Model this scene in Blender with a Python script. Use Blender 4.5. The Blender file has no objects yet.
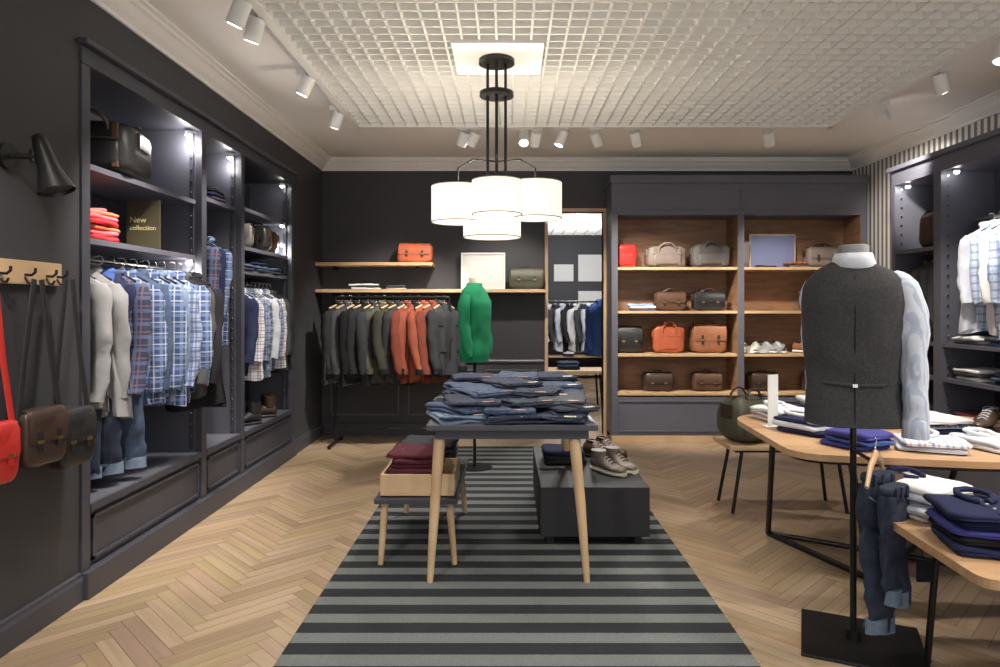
import bpy, bmesh, math, random
from mathutils import Vector, Matrix, noise
random.seed(7)
R=random.uniform
sc=bpy.context.scene

# ---------------------------------------------------------------- materials
def newmat(name):
    m=bpy.data.materials.new(name); m.use_nodes=True
    nt=m.node_tree; return m,nt,nt.nodes['Principled BSDF']
def nd(nt,t,**kw):
    n=nt.nodes.new(t)
    for k,v in kw.items():
        if k.startswith('i_'):
            key=k[2:]; key=int(key) if key.isdigit() else key.replace('_',' ')
            n.inputs[key].default_value=v
        else: setattr(n,k,v)
    return n
def c4(c): return (c[0],c[1],c[2],1)
def math_n(nt,op,a,b=None):
    n=nt.nodes.new('ShaderNodeMath'); n.operation=op
    for i,v in enumerate((a,b)):
        if v is None: continue
        if isinstance(v,(int,float)): n.inputs[i].default_value=v
        else: nt.links.new(v,n.inputs[i])
    return n.outputs[0]
def mix(nt,f,a,b):
    n=nt.nodes.new('ShaderNodeMix'); n.data_type='RGBA'
    for i,v in ((0,f),(6,a),(7,b)):
        if isinstance(v,(int,float)): n.inputs[i].default_value=v
        elif isinstance(v,tuple): n.inputs[i].default_value=c4(v)
        else: nt.links.new(v,n.inputs[i])
    return n.outputs[2]
def mat(name,col,rough=.5,metal=0,var=.12,vs=6,bump=0,bs=60,emit=0,spec=.5,ecol=None,trans=0,alpha=1):
    m,nt,p=newmat(name)
    tc=nd(nt,'ShaderNodeTexCoord'); no=nd(nt,'ShaderNodeTexNoise',i_Scale=vs,i_Detail=4)
    nt.links.new(tc.outputs['Object'],no.inputs['Vector'])
    dark=tuple(x*(1-var) for x in col); lite=tuple(min(1,x*(1+var)) for x in col)
    nt.links.new(mix(nt,no.outputs[0],dark,lite),p.inputs['Base Color'])
    p.inputs['Roughness'].default_value=rough; p.inputs['Metallic'].default_value=metal
    p.inputs['Specular IOR Level'].default_value=spec
    if trans: p.inputs['Transmission Weight'].default_value=trans
    if emit:
        p.inputs['Emission Color'].default_value=c4(ecol or col); p.inputs['Emission Strength'].default_value=emit
    if bump:
        n2=nd(nt,'ShaderNodeTexNoise',i_Scale=bs,i_Detail=3); nt.links.new(tc.outputs['Object'],n2.inputs['Vector'])
        bp=nd(nt,'ShaderNodeBump',i_Strength=bump,i_Distance=.01); nt.links.new(n2.outputs[0],bp.inputs['Height'])
        nt.links.new(bp.outputs[0],p.inputs['Normal'])
    return m
def wood(name,c1,c2,sc3=(3,3,30),rough=.4,uv=False,attr=False):
    m,nt,p=newmat(name)
    tc=nd(nt,'ShaderNodeTexCoord'); mp=nd(nt,'ShaderNodeMapping'); mp.inputs['Scale'].default_value=sc3
    nt.links.new(tc.outputs['UV' if uv else 'Object'],mp.inputs[0])
    no=nd(nt,'ShaderNodeTexNoise',i_Scale=1,i_Detail=6,i_Distortion=.6); nt.links.new(mp.outputs[0],no.inputs['Vector'])
    rp=nd(nt,'ShaderNodeValToRGB'); rp.color_ramp.elements[0].position=.3; rp.color_ramp.elements[1].position=.7
    rp.color_ramp.elements[0].color=c4(c1); rp.color_ramp.elements[1].color=c4(c2)
    nt.links.new(no.outputs[0],rp.inputs[0]); out=rp.outputs[0]
    if attr:
        at=nd(nt,'ShaderNodeAttribute',attribute_name='tone')
        mm=nt.nodes.new('ShaderNodeMix'); mm.data_type='RGBA'; mm.blend_type='MULTIPLY'; mm.inputs[0].default_value=1
        nt.links.new(out,mm.inputs[6]); nt.links.new(at.outputs['Color'],mm.inputs[7]); out=mm.outputs[2]
    nt.links.new(out,p.inputs['Base Color']); p.inputs['Roughness'].default_value=rough
    return m
def plaid(name,base,c1,c2,f=9,w1=.28,w2=.12,ax='XZ'):
    m,nt,p=newmat(name)
    tc=nd(nt,'ShaderNodeTexCoord'); sp=nd(nt,'ShaderNodeSeparateXYZ'); nt.links.new(tc.outputs['Object'],sp.inputs[0])
    col=base
    for k,(cc,w,off) in enumerate(((c1,w1,0),(c2,w2,.55))):
        for a in ax:
            v=math_n(nt,'MULTIPLY',sp.outputs[a],f); v=math_n(nt,'ADD',v,off+50)
            v=math_n(nt,'FRACT',v); v=math_n(nt,'LESS_THAN',v,w); v=math_n(nt,'MULTIPLY',v,.62)
            col=mix(nt,v,col,cc)
    nt.links.new(col,p.inputs['Base Color']); p.inputs['Roughness'].default_value=.85
    return m
def stripes(name,a,b,axis,period,duty=.5,rough=.8,off=0,bump=0):
    m,nt,p=newmat(name)
    tc=nd(nt,'ShaderNodeTexCoord'); sp=nd(nt,'ShaderNodeSeparateXYZ'); nt.links.new(tc.outputs['Object'],sp.inputs[0])
    v=math_n(nt,'MULTIPLY',sp.outputs[axis],1/period); v=math_n(nt,'ADD',v,50+off); v=math_n(nt,'FRACT',v); v=math_n(nt,'LESS_THAN',v,duty)
    no=nd(nt,'ShaderNodeTexNoise',i_Scale=150,i_Detail=2); nt.links.new(tc.outputs['Object'],no.inputs['Vector'])
    base=mix(nt,v,a,b)
    mm=nt.nodes.new('ShaderNodeMix'); mm.data_type='RGBA'; mm.blend_type='MULTIPLY'; mm.inputs[0].default_value=.6 if bump else .1
    nt.links.new(base,mm.inputs[6]); nt.links.new(no.outputs[0],mm.inputs[7])
    nt.links.new(mm.outputs[2],p.inputs['Base Color']); p.inputs['Roughness'].default_value=rough
    if bump:
        bp=nd(nt,'ShaderNodeBump',i_Strength=bump,i_Distance=.01); nt.links.new(no.outputs[0],bp.inputs['Height']); nt.links.new(bp.outputs[0],p.inputs['Normal'])
    return m

M={}
M['wall']=mat('wall_dark',(.044,.044,.052),.6,var=.05,bump=.05,bs=200)
M['slate']=mat('slate_paint',(.110,.112,.142),.42,var=.05)
M['slate_d']=mat('slate_dark',(.052,.053,.070),.45,var=.05)
M['white']=mat('white_paint',(.90,.88,.86),.6,var=.02)
M['ceil']=mat('ceiling_paint',(.90,.88,.85),.8,var=.02)
M['grid']=mat('grid_white',(.86,.85,.82),.5,var=.02)
M['gridback']=mat('grid_diffuser',(.42,.40,.36),.9,var=.05,emit=.20,ecol=(1,.94,.84))
M['floorbase']=mat('floor_gap',(.10,.075,.055),.8)
M['plank']=wood('oak_plank',(.335,.242,.162),(.43,.322,.222),(1.2,22,1),.30,uv=True,attr=True)
M['oak']=wood('oak',(.50,.33,.19),(.64,.46,.28),(4,4,4),.45)
M['tabletop']=wood('table_oak',(.38,.22,.12),(.52,.33,.18),(3,14,3),.4)
M['shelfoak']=wood('shelf_oak',(.46,.29,.15),(.66,.45,.26),(2,20,20),.45)
M['walnut']=wood('walnut_back',(.20,.105,.055),(.35,.195,.11),(3,3,22),.5)
M['black']=mat('black_metal',(.012,.012,.013),.35,metal=.3)
M['blackm']=mat('black_matte',(.016,.016,.019),.6)
M['chrome']=mat('steel',(.6,.6,.6),.25,metal=1)
M['shade']=mat('lamp_shade',(.75,.70,.6),.8,emit=.80,ecol=(1,.93,.78),var=.02)
M['shadef']=mat('lamp_diffuser',(.8,.77,.7),.8,emit=1.1,ecol=(1,.95,.84),var=.02)
M['rim']=mat('shade_rim',(.45,.42,.36),.6)
M['bulb']=mat('bulb',(1,1,1),.5,emit=25,ecol=(1,.96,.9))
M['led']=mat('led_point',(1,1,1),.5,emit=60,ecol=(1,.97,.92))
M['spotw']=mat('spot_white',(.85,.85,.84),.4,var=.01)
M['rug']=stripes('rug_stripes',(.185,.205,.205),(.016,.018,.024),'Y',.178,.52,.95,bump=.5)
M['stripe']=stripes('striped_wall',(.88,.86,.82),(.20,.20,.205),'Y',.075,.48,.7)
M['paper']=mat('paper',(.80,.80,.80),.6,var=.02)
M['denim1']=mat('denim_dark',(.020,.028,.056),.9,var=.6,vs=30,bump=.3,bs=250)
M['denim2']=mat('denim_mid',(.045,.070,.13),.9,var=.5,vs=25,bump=.3,bs=250)
M['denim3']=mat('denim_light',(.14,.19,.28),.9,var=.5,vs=25,bump=.3,bs=250)
M['denim4']=mat('denim_grey',(.07,.075,.09),.9,var=.4,vs=30,bump=.3,bs=250)
def cl(n,c,**k):
    M[n]=mat('cloth_'+n,c,.9,var=.18,vs=12,bump=.25,bs=180,spec=.25,**k)
for n,c in dict(char=(.026,.027,.030),grey=(.060,.062,.068),dgrey=(.038,.040,.046),lgrey=(.24,.24,.25),khaki=(.095,.088,.066),olive=(.045,.046,.032),rust=(.30,.080,.048),rustd=(.19,.05,.034),
    green=(.015,.22,.10),wshirt=(.60,.63,.72),white=(.75,.75,.76),navy=(.016,.020,.060),blue=(.05,.10,.30),lblue=(.28,.40,.62),burg=(.085,.018,.028),
    red=(.65,.04,.05),pink=(.80,.16,.20),coral=(.85,.22,.12),black=(.012,.012,.015),vestb=(.020,.020,.024),cream=(.62,.57,.45),purple=(.05,.05,.22)).items(): cl('c_'+n,c)
M['c_vest']=mat('wool_vest',(.052,.052,.056),.95,var=.55,vs=110,bump=.4,bs=220,spec=.2)
M['c_stripe']=stripes('shirt_stripe',(.58,.62,.72),(.42,.48,.62),'Y',.013,.4,.9)
def lt(n,c,r=.38): M[n]=mat('leather_'+n,c,r,var=.25,vs=14,bump=.15,bs=120)
lt('l_black',(.02,.02,.022)); lt('l_brown',(.10,.05,.03)); lt('l_dbrown',(.05,.03,.022)); lt('l_tan',(.30,.12,.06)); lt('l_orange',(.45,.11,.05)); lt('l_red',(.50,.03,.025)); lt('l_grey',(.13,.12,.115),.6); lt('l_taupe',(.19,.15,.13),.5); lt('l_olive',(.08,.08,.055),.5)
M['pl1']=plaid('plaid_blue',(.03,.05,.14),(.13,.19,.33),(.42,.46,.55),16)
M['pl2']=plaid('plaid_light',(.26,.33,.48),(.03,.05,.15),(.08,.06,.12),17)
M['pl3']=plaid('plaid_navy',(.02,.025,.06),(.08,.11,.22),(.15,.08,.10),14)
M['pl4']=plaid('plaid_white',(.66,.66,.68),(.14,.19,.36),(.35,.15,.2),18,.22)
M['pl5']=plaid('plaid_green',(.18,.25,.32),(.02,.05,.10),(.5,.5,.5),15)
M['pl6']=plaid('plaid_pale',(.58,.66,.80),(.12,.22,.48),(.4,.5,.7),18,.28)
M['screen']=mat('blue_panel',(.17,.19,.33),.4,var=.04)
M['signb']=mat('sign_board',(.07,.06,.035),.5)
M['text']=mat('sign_text',(.65,.58,.30),.5,var=.02)
M['gold']=mat('brass',(.6,.42,.2),.3,metal=1)
M['glass']=mat('acrylic',(.9,.92,.92),.1,var=0,trans=.7)

# ---------------------------------------------------------------- builder
class B:
    def __init__(s,name,loc=(0,0,0),rz=0):
        s.name=name; s.loc=loc; s.rz=rz; s.v=[]; s.f=[]; s.fm=[]; s.fs=[]; s.mats=[]
    def mi(s,m):
        m=M[m] if isinstance(m,str) else m
        if m not in s.mats: s.mats.append(m)
        return s.mats.index(m)
    def add(s,vs,fs,m,smooth=False):
        o=len(s.v); s.v+=[tuple(v) for v in vs]; k=s.mi(m)
        for f in fs: s.f.append(tuple(i+o for i in f)); s.fm.append(k); s.fs.append(smooth)
        return s
    def box(s,lo,hi,m,bev=0,rot=None,piv=None):
        x0,y0,z0=lo; x1,y1,z1=hi
        x0,x1=sorted((x0,x1)); y0,y1=sorted((y0,y1)); z0,z1=sorted((z0,z1))
        if bev:
            bm=bmesh.new(); bmesh.ops.create_cube(bm,size=1)
            for v in bm.verts: v.co=Vector(((x0+x1)/2+v.co.x*(x1-x0),(y0+y1)/2+v.co.y*(y1-y0),(z0+z1)/2+v.co.z*(z1-z0)))
            bmesh.ops.bevel(bm,geom=bm.edges[:],offset=bev,segments=2,affect='EDGES',profile=.6)
            bm.verts.index_update(); vs=[v.co.copy() for v in bm.verts]; fs=[[v.index for v in f.verts] for f in bm.faces]; bm.free()
        else:
            vs=[Vector(p) for p in ((x0,y0,z0),(x1,y0,z0),(x1,y1,z0),(x0,y1,z0),(x0,y0,z1),(x1,y0,z1),(x1,y1,z1),(x0,y1,z1))]
            fs=[(0,3,2,1),(4,5,6,7),(0,1,5,4),(1,2,6,5),(2,3,7,6),(3,0,4,7)]
        if rot is not None:
            c=Vector(piv) if piv else Vector(((x0+x1)/2,(y0+y1)/2,(z0+z1)/2)); vs=[c+rot@(v-c) for v in vs]
        return s.add(vs,fs,m)
    def rings(s,rs,m,cap=True,smooth=True,closed=True):
        n=len(rs[0]); vs=[p for r in rs for p in r]; fs=[]
        for i in range(len(rs)-1):
            for j in range(n if closed else n-1):
                a=i*n+j; b=i*n+(j+1)%n; fs.append((a,b,b+n,a+n))
        s.add(vs,fs,m,smooth)
        if cap:
            s.add(list(rs[0]),[tuple(range(n))[::-1]],m); s.add(list(rs[-1]),[tuple(range(n))],m)
        return s
    def tube(s,pts,rad,m,seg=12,cap=True,sq=1,wr=0,seed=0,sqv=None):
        pts=[Vector(p) for p in pts]; n=len(pts)
        if isinstance(rad,(int,float)): rad=[rad]*n
        ref=None; rs=[]
        for i,p in enumerate(pts):
            t=(pts[min(i+1,n-1)]-pts[max(i-1,0)]).normalized()
            if ref is None: ref=Vector((0,0,1)) if abs(t.z)<.8 else Vector((1,0,0))
            a=(ref-t*ref.dot(t)).normalized(); b_=t.cross(a); ref=a
            ring=[]
            for j in range(seg):
                th=2*math.pi*j/seg; r=rad[i]
                q=p+a*(r*math.cos(th))+b_*(r*sq*math.sin(th))
                if wr: 
                    nn=noise.noise_vector(q*14+Vector((seed,seed*2,0))); n2=noise.noise_vector(q*34+Vector((seed,0,3)))
                    q=q+nn*wr+n2*wr*.4
                ring.append(q)
            rs.append(ring)
        return s.rings(rs,m,cap)
    def cyl(s,p0,p1,r0,m,r1=None,seg=20,cap=True):
        return s.tube([p0,p1],[r0,r0 if r1 is None else r1],m,seg,cap)
    def pillow(s,c,size,m,e=.35,e2=.3,rz=0,nz=.003,seed=0,nu=28,nv=10,rot=None,nsc=9,bot=True):
        w,d,h=size; c=Vector(c); rot=rot or Matrix.Rotation(rz,3,'Z')
        def sp(x,p): return math.copysign(abs(x)**p,x)
        rs=[]
        for i in range(nv+1):
            v=-math.pi/2+math.pi*i/nv; cv=sp(math.cos(v),e) if 0<i<nv else .02; sv=sp(math.sin(v),e)
            ring=[]
            for j in range(nu):
                u=2*math.pi*j/nu
                q=Vector((w/2*cv*sp(math.cos(u),e2),d/2*cv*sp(math.sin(u),e2),h/2*sv))
                nn=noise.noise_vector(q*nsc+Vector((seed*3.1,seed*1.7,seed)))
                q+=nn*nz
                ring.append(c+rot@q)
            rs.append(ring)
        return s.rings(rs,m,True)
    def prism(s,poly,z0,z1,m,smooth=False):
        n=len(poly); vs=[(x,y,z0) for x,y in poly]+[(x,y,z1) for x,y in poly]
        fs=[tuple(range(n))[::-1],tuple(range(n,2*n))]+[(i,(i+1)%n,(i+1)%n+n,i+n) for i in range(n)]
        return s.add(vs,fs,m)
    def extr(s,prof,p0,p1,out,m):
        p0=Vector(p0);p1=Vector(p1);out=Vector(out)
        rs=[[p+out*d+Vector((0,0,z)) for d,z in prof] for p in (p0,p1)]
        return s.rings(rs,m,True,False)
    def done(s):
        me=bpy.data.meshes.new(s.name); me.from_pydata(s.v,[],s.f)
        for m in s.mats: me.materials.append(m)
        me.polygons.foreach_set('material_index',s.fm); me.polygons.foreach_set('use_smooth',s.fs)
        bm=bmesh.new(); bm.from_mesh(me); bmesh.ops.recalc_face_normals(bm,faces=bm.faces[:]); bm.to_mesh(me); bm.free()
        me.update(); ob=bpy.data.objects.new(s.name,me); ob.location=s.loc; ob.rotation_euler=(0,0,s.rz)
        sc.collection.objects.link(ob); return ob

XL,XR,YB,YN,H=-2.05,3.80,7.35,-1.6,3.03

# ---------------------------------------------------------------- floor (real herringbone planks)
def floor():
    w=.068; n=7; L=w*n; bm=bmesh.new(); uvl=bm.loops.layers.uv.new('UVMap'); col=bm.loops.layers.color.new('tone')
    rot=Matrix.Rotation(math.radians(45),2)
    def plank(x,y,sx,sy,horiz):
        g=.0010; cs=[(x+g,y+g),(x+sx-g,y+g),(x+sx-g,y+sy-g),(x+g,y+sy-g)]
        pts=[rot@Vector(c) for c in cs]; cen=sum(pts,Vector((0,0)))/4
        if not(-2.9<cen.x<4.2 and -2<cen.y<14): return
        if cen.y>8 and not(-1.5<cen.x<3.5): return
        f=bm.faces.new([bm.verts.new((p.x,p.y,0)) for p in pts])
        t=R(.88,1.08); tt=(t,t*R(.97,1.02),t*R(.93,1.02),1); o=R(0,50)
        for l,c in zip(f.loops,cs):
            a,b=(c[0]-x,c[1]-y) if horiz else (c[1]-y,c[0]-x)
            l[uvl].uv=(a+o,b+o); l[col]=tt
    for m_ in range(-16,30):
        for k in range(-300,340):
            x=k*w+m_*L; y=k*w-m_*L
            cx,cy=rot@Vector((x,y))
            if not(-4<cx<5 and -3.5<cy<15.5): continue
            plank(x,y,L,w,True); plank(x,y+w,w,L,False)
    for co,no in (((XL-.02,0,0),(-1,0,0)),((XR+.02,0,0),(1,0,0)),((0,YN,0),(0,-1,0)),((0,13.9,0),(0,1,0))):
        bmesh.ops.bisect_plane(bm,geom=bm.verts[:]+bm.edges[:]+bm.faces[:],plane_co=co,plane_no=no,clear_outer=True)
    me=bpy.data.meshes.new('floor'); 
    fb=[bm.verts.new(p) for p in ((XL-.02,YN,-.004),(XR+.02,YN,-.004),(XR+.02,13.9,-.004),(XL-.02,13.9,-.004))]
    f=bm.faces.new(fb); f.material_index=1
    bmesh.ops.recalc_face_normals(bm,faces=bm.faces[:])
    for f in bm.faces:
        if f.normal.z<0: f.normal_flip()
    bm.to_mesh(me); bm.free(); me.materials.append(M['plank']); me.materials.append(M['floorbase'])
    ob=bpy.data.objects.new('floor',me); sc.collection.objects.link(ob)
floor()

# ---------------------------------------------------------------- walls
NY=[(3.254,4.44),(4.51,5.10),(5.16,6.28)]
ND=XL-.47
b=B('wall_left')
b.box((XL-.1,YN,0),(XL,3.2,H),'wall'); b.box((XL-.1,6.34,0),(XL,YB,H),'wall'); b.box((XL-.1,3.2,2.62),(XL,6.34,H),'wall')
b.box((ND-.1,3.1,0),(ND-.035,6.44,H),'wall'); b.done()
b=B('wall_back')
DX0,DX1,DZ=.44,1.05,2.46
b.box((XL-.1,YB,0),(DX0,YB+.12,H),'wall'); b.box((DX1,YB,0),(XR+.1,YB+.12,H),'wall'); b.box((DX0,YB,DZ),(DX1,YB+.12,H),'wall'); b.done()
b=B('wall_right'); b.box((XR,YN,0),(XR+.1,YB,H),'stripe'); b.done()
b=B('ceiling')
GX0,GX1,GY0,GY1=-1.26,2.72,-.6,5.65
b.box((XL-.1,YN,H),(GX0,YB+.1,H+.05),'ceil'); b.box((GX1,YN,H),(XR+.1,YB+.1,H+.05),'ceil')
b.box((GX0,GY1,H),(GX1,YB+.1,H+.05),'ceil'); b.box((GX0,YN,H),(GX1,GY0,H+.05),'ceil')
b.box((GX0,GY0,H+.12),(GX1,GY1,H+.15),'gridback')
for lo,hi in (((GX0-.02,GY0,H),(GX0,GY1,H+.13)),((GX1,GY0,H),(GX1+.02,GY1,H+.13)),((GX0,GY1,H),(GX1,GY1+.02,H+.13)),((GX0,GY0-.02,H),(GX1,GY0,H+.13))): b.box(lo,hi,'ceil')
b.done()
b=B('ceiling_grid')
z0,z1=2.945,2.992
nx=40; 
for i in range(nx+1):
    x=GX0+(GX1-GX0)*i/nx; b.box((x-.006,GY0,z0),(x+.006,GY1,z1),'grid')
ny=63
for i in range(ny+1):
    y=GY0+(GY1-GY0)*i/ny; b.box((GX0,y-.006,z0),(GX1,y+.006,z1-.002),'grid')
for lo,hi in (((GX0-.05,GY0-.05,z0-.012),(GX0,GY1+.05,H)),((GX1,GY0-.05,z0-.012),(GX1+.05,GY1+.05,H)),((GX0-.05,GY1,z0-.012),(GX1+.05,GY1+.05,H))): b.box(lo,hi,'grid')
b.done()
cp=[(0,0),(0,-.12),(.015,-.12),(.02,-.10),(.05,-.075),(.08,-.04),(.10,-.03),(.10,-.015),(.13,-.012),(.13,0)]
b=B('trim_1'); b.extr(cp,(XL,YN,H),(XL,YB,H),(1,0,0),'white'); b.done()
b=B('trim_2'); b.extr(cp,(XL,YB,H),(XR,YB,H),(0,-1,0),'white'); b.done()
b=B('trim_3'); b.extr(cp,(XR,YN,H),(XR,YB,H),(-1,0,0),'white'); b.done()
bp_=[(0,0),(.022,0),(.022,.10),(.014,.115),(.014,.13),(0,.135)]
b=B('baseboard_left'); b.extr(bp_,(XL,YN,0),(XL,3.19,0),(1,0,0),'slate_d'); b.extr(bp_,(XL,6.36,0),(XL,YB,0),(1,0,0),'slate_d'); b.done()
b=B('baseboard_back'); b.extr(bp_,(XL,YB,0),(DX0-.05,YB,0),(0,-1,0),'slate_d'); b.done()
b=B('baseboard_right'); b.extr(bp_,(XR,5.85,0),(XR,6.9,0),(-1,0,0),'slate_d'); b.done()
b=B('trim_4')
b.extr([(0,0),(.02,0),(.028,.015),(.02,.03),(0,.035)],(XL,YB,.80),(DX0-.05,YB,.80),(0,-1,0),'slate')
for x0,x1 in ((-1.95,-1.2),(-1.1,-.35),(-.25,.36)):
    for lo,hi in (((x0,0,.22),(x1,0,.235)),((x0,0,.71),(x1,0,.725)),((x0,0,.22),(x0+.015,0,.725)),((x1-.015,0,.22),(x1,0,.725))):
        b.box((lo[0],YB-.012,lo[2]),(hi[0],YB,hi[2]),'slate')
b.done()
b=B('mirror_frame')  # open frame stands in for a mirror, the room beyond for its reflection
b.box((DX0-.035,YB-.03,0),(DX0,YB+.12,DZ),'oak'); b.box((DX1,YB-.03,0),(DX1+.035,YB+.12,DZ),'oak'); b.box((DX0-.035,YB-.03,DZ),(DX1+.035,YB+.12,DZ+.035),'oak'); b.done()
b=B('wall_mirror_room')  # room built behind the opening to imitate the mirror's reflection
b.box((-1.0,YB+.12,0),(-.9,13.8,2.95),'wall'); b.box((3.0,YB+.12,0),(3.1,13.8,2.95),'wall'); b.box((-1,13.8,0),(3.1,13.9,2.95),'wall'); b.done()
b=B('ceiling_mirror_room'); b.box((-1,YB+.12,2.95),(3.1,13.9,3.0),'ceil')  # ceiling of the room that imitates the mirror's reflection
for i in range(26): b.box((-.9,8+i*.22,2.88),(3,8.02+i*.22,2.94),'grid')
for i in range(18): b.box((-.9+i*.22,7.6,2.885),(-.88+i*.22,13.7,2.938),'grid')
b.done()

# ---------------------------------------------------------------- left built-in cabinet
b=B('built_in_wardrobe')
x0=XL+.012
def frame_y(y0,y1,z0,z1): b.box((XL-.03,y0,z0),(x0,y1,z1),'slate_d',.003)
for y0,y1 in ((3.19,3.254),(4.44,4.51),(5.10,5.16),(6.28,6.35)): frame_y(y0,y1,.131,2.575)
b.box((XL-.03,3.186,2.576),(x0+.003,6.354,2.66),'slate_d',.003)
b.box((XL+.001,3.17,2.661),(XL+.05,6.37,2.69),'slate_d',.006)
b.box((ND-.03,3.22,0),(ND,6.32,2.6),'slate_d')
for y in (3.2,6.34): b.box((ND-.03,y-.02,0),(XL-.031,y+.02 ,2.6),'slate')
for y0,y1 in ((4.44,4.51),(5.10,5.16)): b.box((ND,y0+.005,.44),(XL-.031,y1-.005,2.58),'slate')
b.box((ND,3.22,2.58),(XL-.031,6.32,2.61),'slate_d')
b.box((ND,3.22,.41),(XL-.005,6.32,.44),'slate')
b.box((XL-.03,3.22,.131),(XL-.006,6.32,.409),'slate_d')
b.box((XL-.03,3.19,0),(x0+.03,6.35,.13),'slate_d',.006)
for y0,y1 in NY:
    b.box((XL-.005,y0+.001,.405),(x0+.004,y1-.001,.442),'slate_d',.002)
    for a in ((y0+.03,y1-.03,.16,.175),(y0+.03,y1-.03,.365,.38),(y0+.03,y0+.045,.16,.38),(y1-.045,y1-.03,.16,.38)):
        b.box((XL-.01,a[0],a[2]),(XL+.008,a[1],a[3]),'slate_d')
SH={0:(2.12,1.75),1:(2.17,),2:(2.20,1.89,1.70)}
for k,(y0,y1) in enumerate(NY):
    for z in SH[k]: b.box((ND+.001,y0-.004,z-.03),(XL-.032,y1+.004,z),'slate',.002)
    for xx in (-2.44,-2.105):
        b.box((xx-.014,y1-.008,.46),(xx+.014,y1+.002,2.55),'slate_d')
        for q in range(26): b.tube([(xx,y1+.002,.55+q*.077),(xx,y1-.012,.55+q*.077),(xx,y1-.018,.55+q*.077)],[.008,.008,.004],'chrome',seg=10)
for (y0,y1),z in ((NY[0],1.66),(NY[2],1.60)):
    b.cyl((-2.27,y0,z),(-2.27,y1,z),.012,'chrome',seg=12)
for y,z in ((4.385,2.54),(4.385,1.70),(6.2,1.99),(5.04,2.54),(6.2,2.54),(6.2,2.17)):
    b.cyl((-2.10,y,z+.02),(-2.10,y,z-.004),.024,'spotw'); b.tube([(-2.10,y,z-.002),(-2.10,y,z-.012),(-2.10,y,z-.02)],[.018,.016,.008],'led')
b.done()

# ---------------------------------------------------------------- garments
def garment(name,loc,rz=0,W=.44,L=.72,T=.10,m='c_grey',sleeve=.58,seed=0,collar=None,hanger='chrome',placket=None,flare=1.0,sm=None,hz=.07,wr=.014,pockets=False,cuff=None,ns=.11,sr=1.0):
    b=B(name,loc,rz); z0=-hz; zt=z0
    ts=[0,.01,.025,.045,.07,.10,.14,.2,.26,.32,.38,.45,.52,.59,.66,.73,.80,.87,.94,1]
    rs=[]; seg=48; ph=R(0,6); k1=random.choice([4,5,6,7]); sk=R(-.05,.05); hemv=R(.01,.03)
    def pt(th,t,off=0):
        a=.055+(W/2-.055)*(t/ns)**.9 if t<ns else W/2*(1-.09*math.sin(math.pi*min(1,(t-ns)/.6)))*(1+(flare-1)*t)
        d=T/2*(.30+.70*min(1,t/.16))
        c,s_=math.cos(th),math.sin(th)
        x=a*math.copysign(abs(c)**.8,c); y=(d+off)*math.copysign(abs(s_)**.85,s_)
        g=min(1,t*1.5); y+=math.sin(th*k1+ph+t*3)*wr*g; x+=math.sin(th*3+ph)*wr*.7*g+sk*t*t
        z=zt-L*t-hemv*math.sin(th*2+ph)*t*t
        nn=noise.noise_vector(Vector((x*7,y*7+seed*2.3,z*5))); n2=noise.noise_vector(Vector((x*19,y*9+seed*1.3,z*15)))
        return Vector((x+nn.x*.016*g,y+nn.y*.022*g+n2.y*.014*g,z+nn.z*.006))
    for t in ts: rs.append([pt(2*math.pi*j/seg,t) for j in range(seg)])
    b.rings(rs,m,True)
    sm=sm or m
    if sleeve:
        for sg in (-1,1):
            sw=R(-.11,-.02); bend=R(-.03,.03); pts=[]; rd=[]; out=R(.015,.045)
            for i in range(13):
                t=i/12; pts.append((sg*(W/2-.04+out*math.sin(t*2.6)),sw*t*t+bend*math.sin(t*4+seed),zt-L*ns*.55-.02-sleeve*t)); rd.append((.062-.020*t)*sr if i else .040*sr)
            b.tube(pts,rd,sm,16,True,.80,.016,seed+sg)
            if cuff:
                p=Vector(pts[-1]); b.tube([p+Vector((0,0,.05)),p+Vector((0,0,-.005))],.046*sr,cuff,14,True,.80)
    cm=collar or m
    ring=[]
    for j in range(13):
        th=-math.pi/2+.35+ (2*math.pi-.7)*j/12
        ring.append((.062*math.cos(th),.032*math.sin(th),zt+.012+.012*math.sin(th)))
    b.tube(ring,[.010]+[.020]*11+[.010],cm,8,True)
    for sg in (-1,1):
        b.add([(sg*.015,-.038,zt+.024),(sg*.075,-.035,zt-.005),(sg*.058,-.066,zt-.075),(sg*.012,-.054,zt-.03)],[(0,1,2,3)],cm)
    pm=placket or m
    fr=[]
    for dx in (-.014,.014):
        fr.append([pt(-math.pi/2+dx/(W/2)*.35,t,.004)+Vector((0,-.002,0)) for t in ts[3:]])
    b.rings(fr,pm,False,False,closed=False)
    if pockets:
        for sg in (-1,1):
            for t0,t1,ww in ((.62,.67,.5),(.26,.30,.35)):
                qa=[pt(-math.pi/2+sg*(.45+ww*k/4),t0,.012) for k in range(5)]; qb=[pt(-math.pi/2+sg*(.45+ww*k/4),t1,.010) for k in range(5)]
                b.rings([qa,qb],m,False,False,closed=False)
    if placket:
        for t in ts[5:-1:2]:
            p=pt(-math.pi/2,t,.007); b.cyl(p,p+Vector((0,-.004,0)),.006,'c_cream',seg=8)
    if hanger:
        b.tube([(0,0,zt),(0,0,-.03),(.018,0,-.015),(.022,0,0),(.014,0,.018),(0,0,.024),(-.016,0,.016)],.0035,'chrome',6)
        b.tube([(-W/2+.05,0,zt-.045),(-.02,0,zt+.012),(.02,0,zt+.012),(W/2-.05,0,zt-.045)],.010,hanger if hanger!='chrome' else 'c_black',8)
    return b.done()
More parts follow.
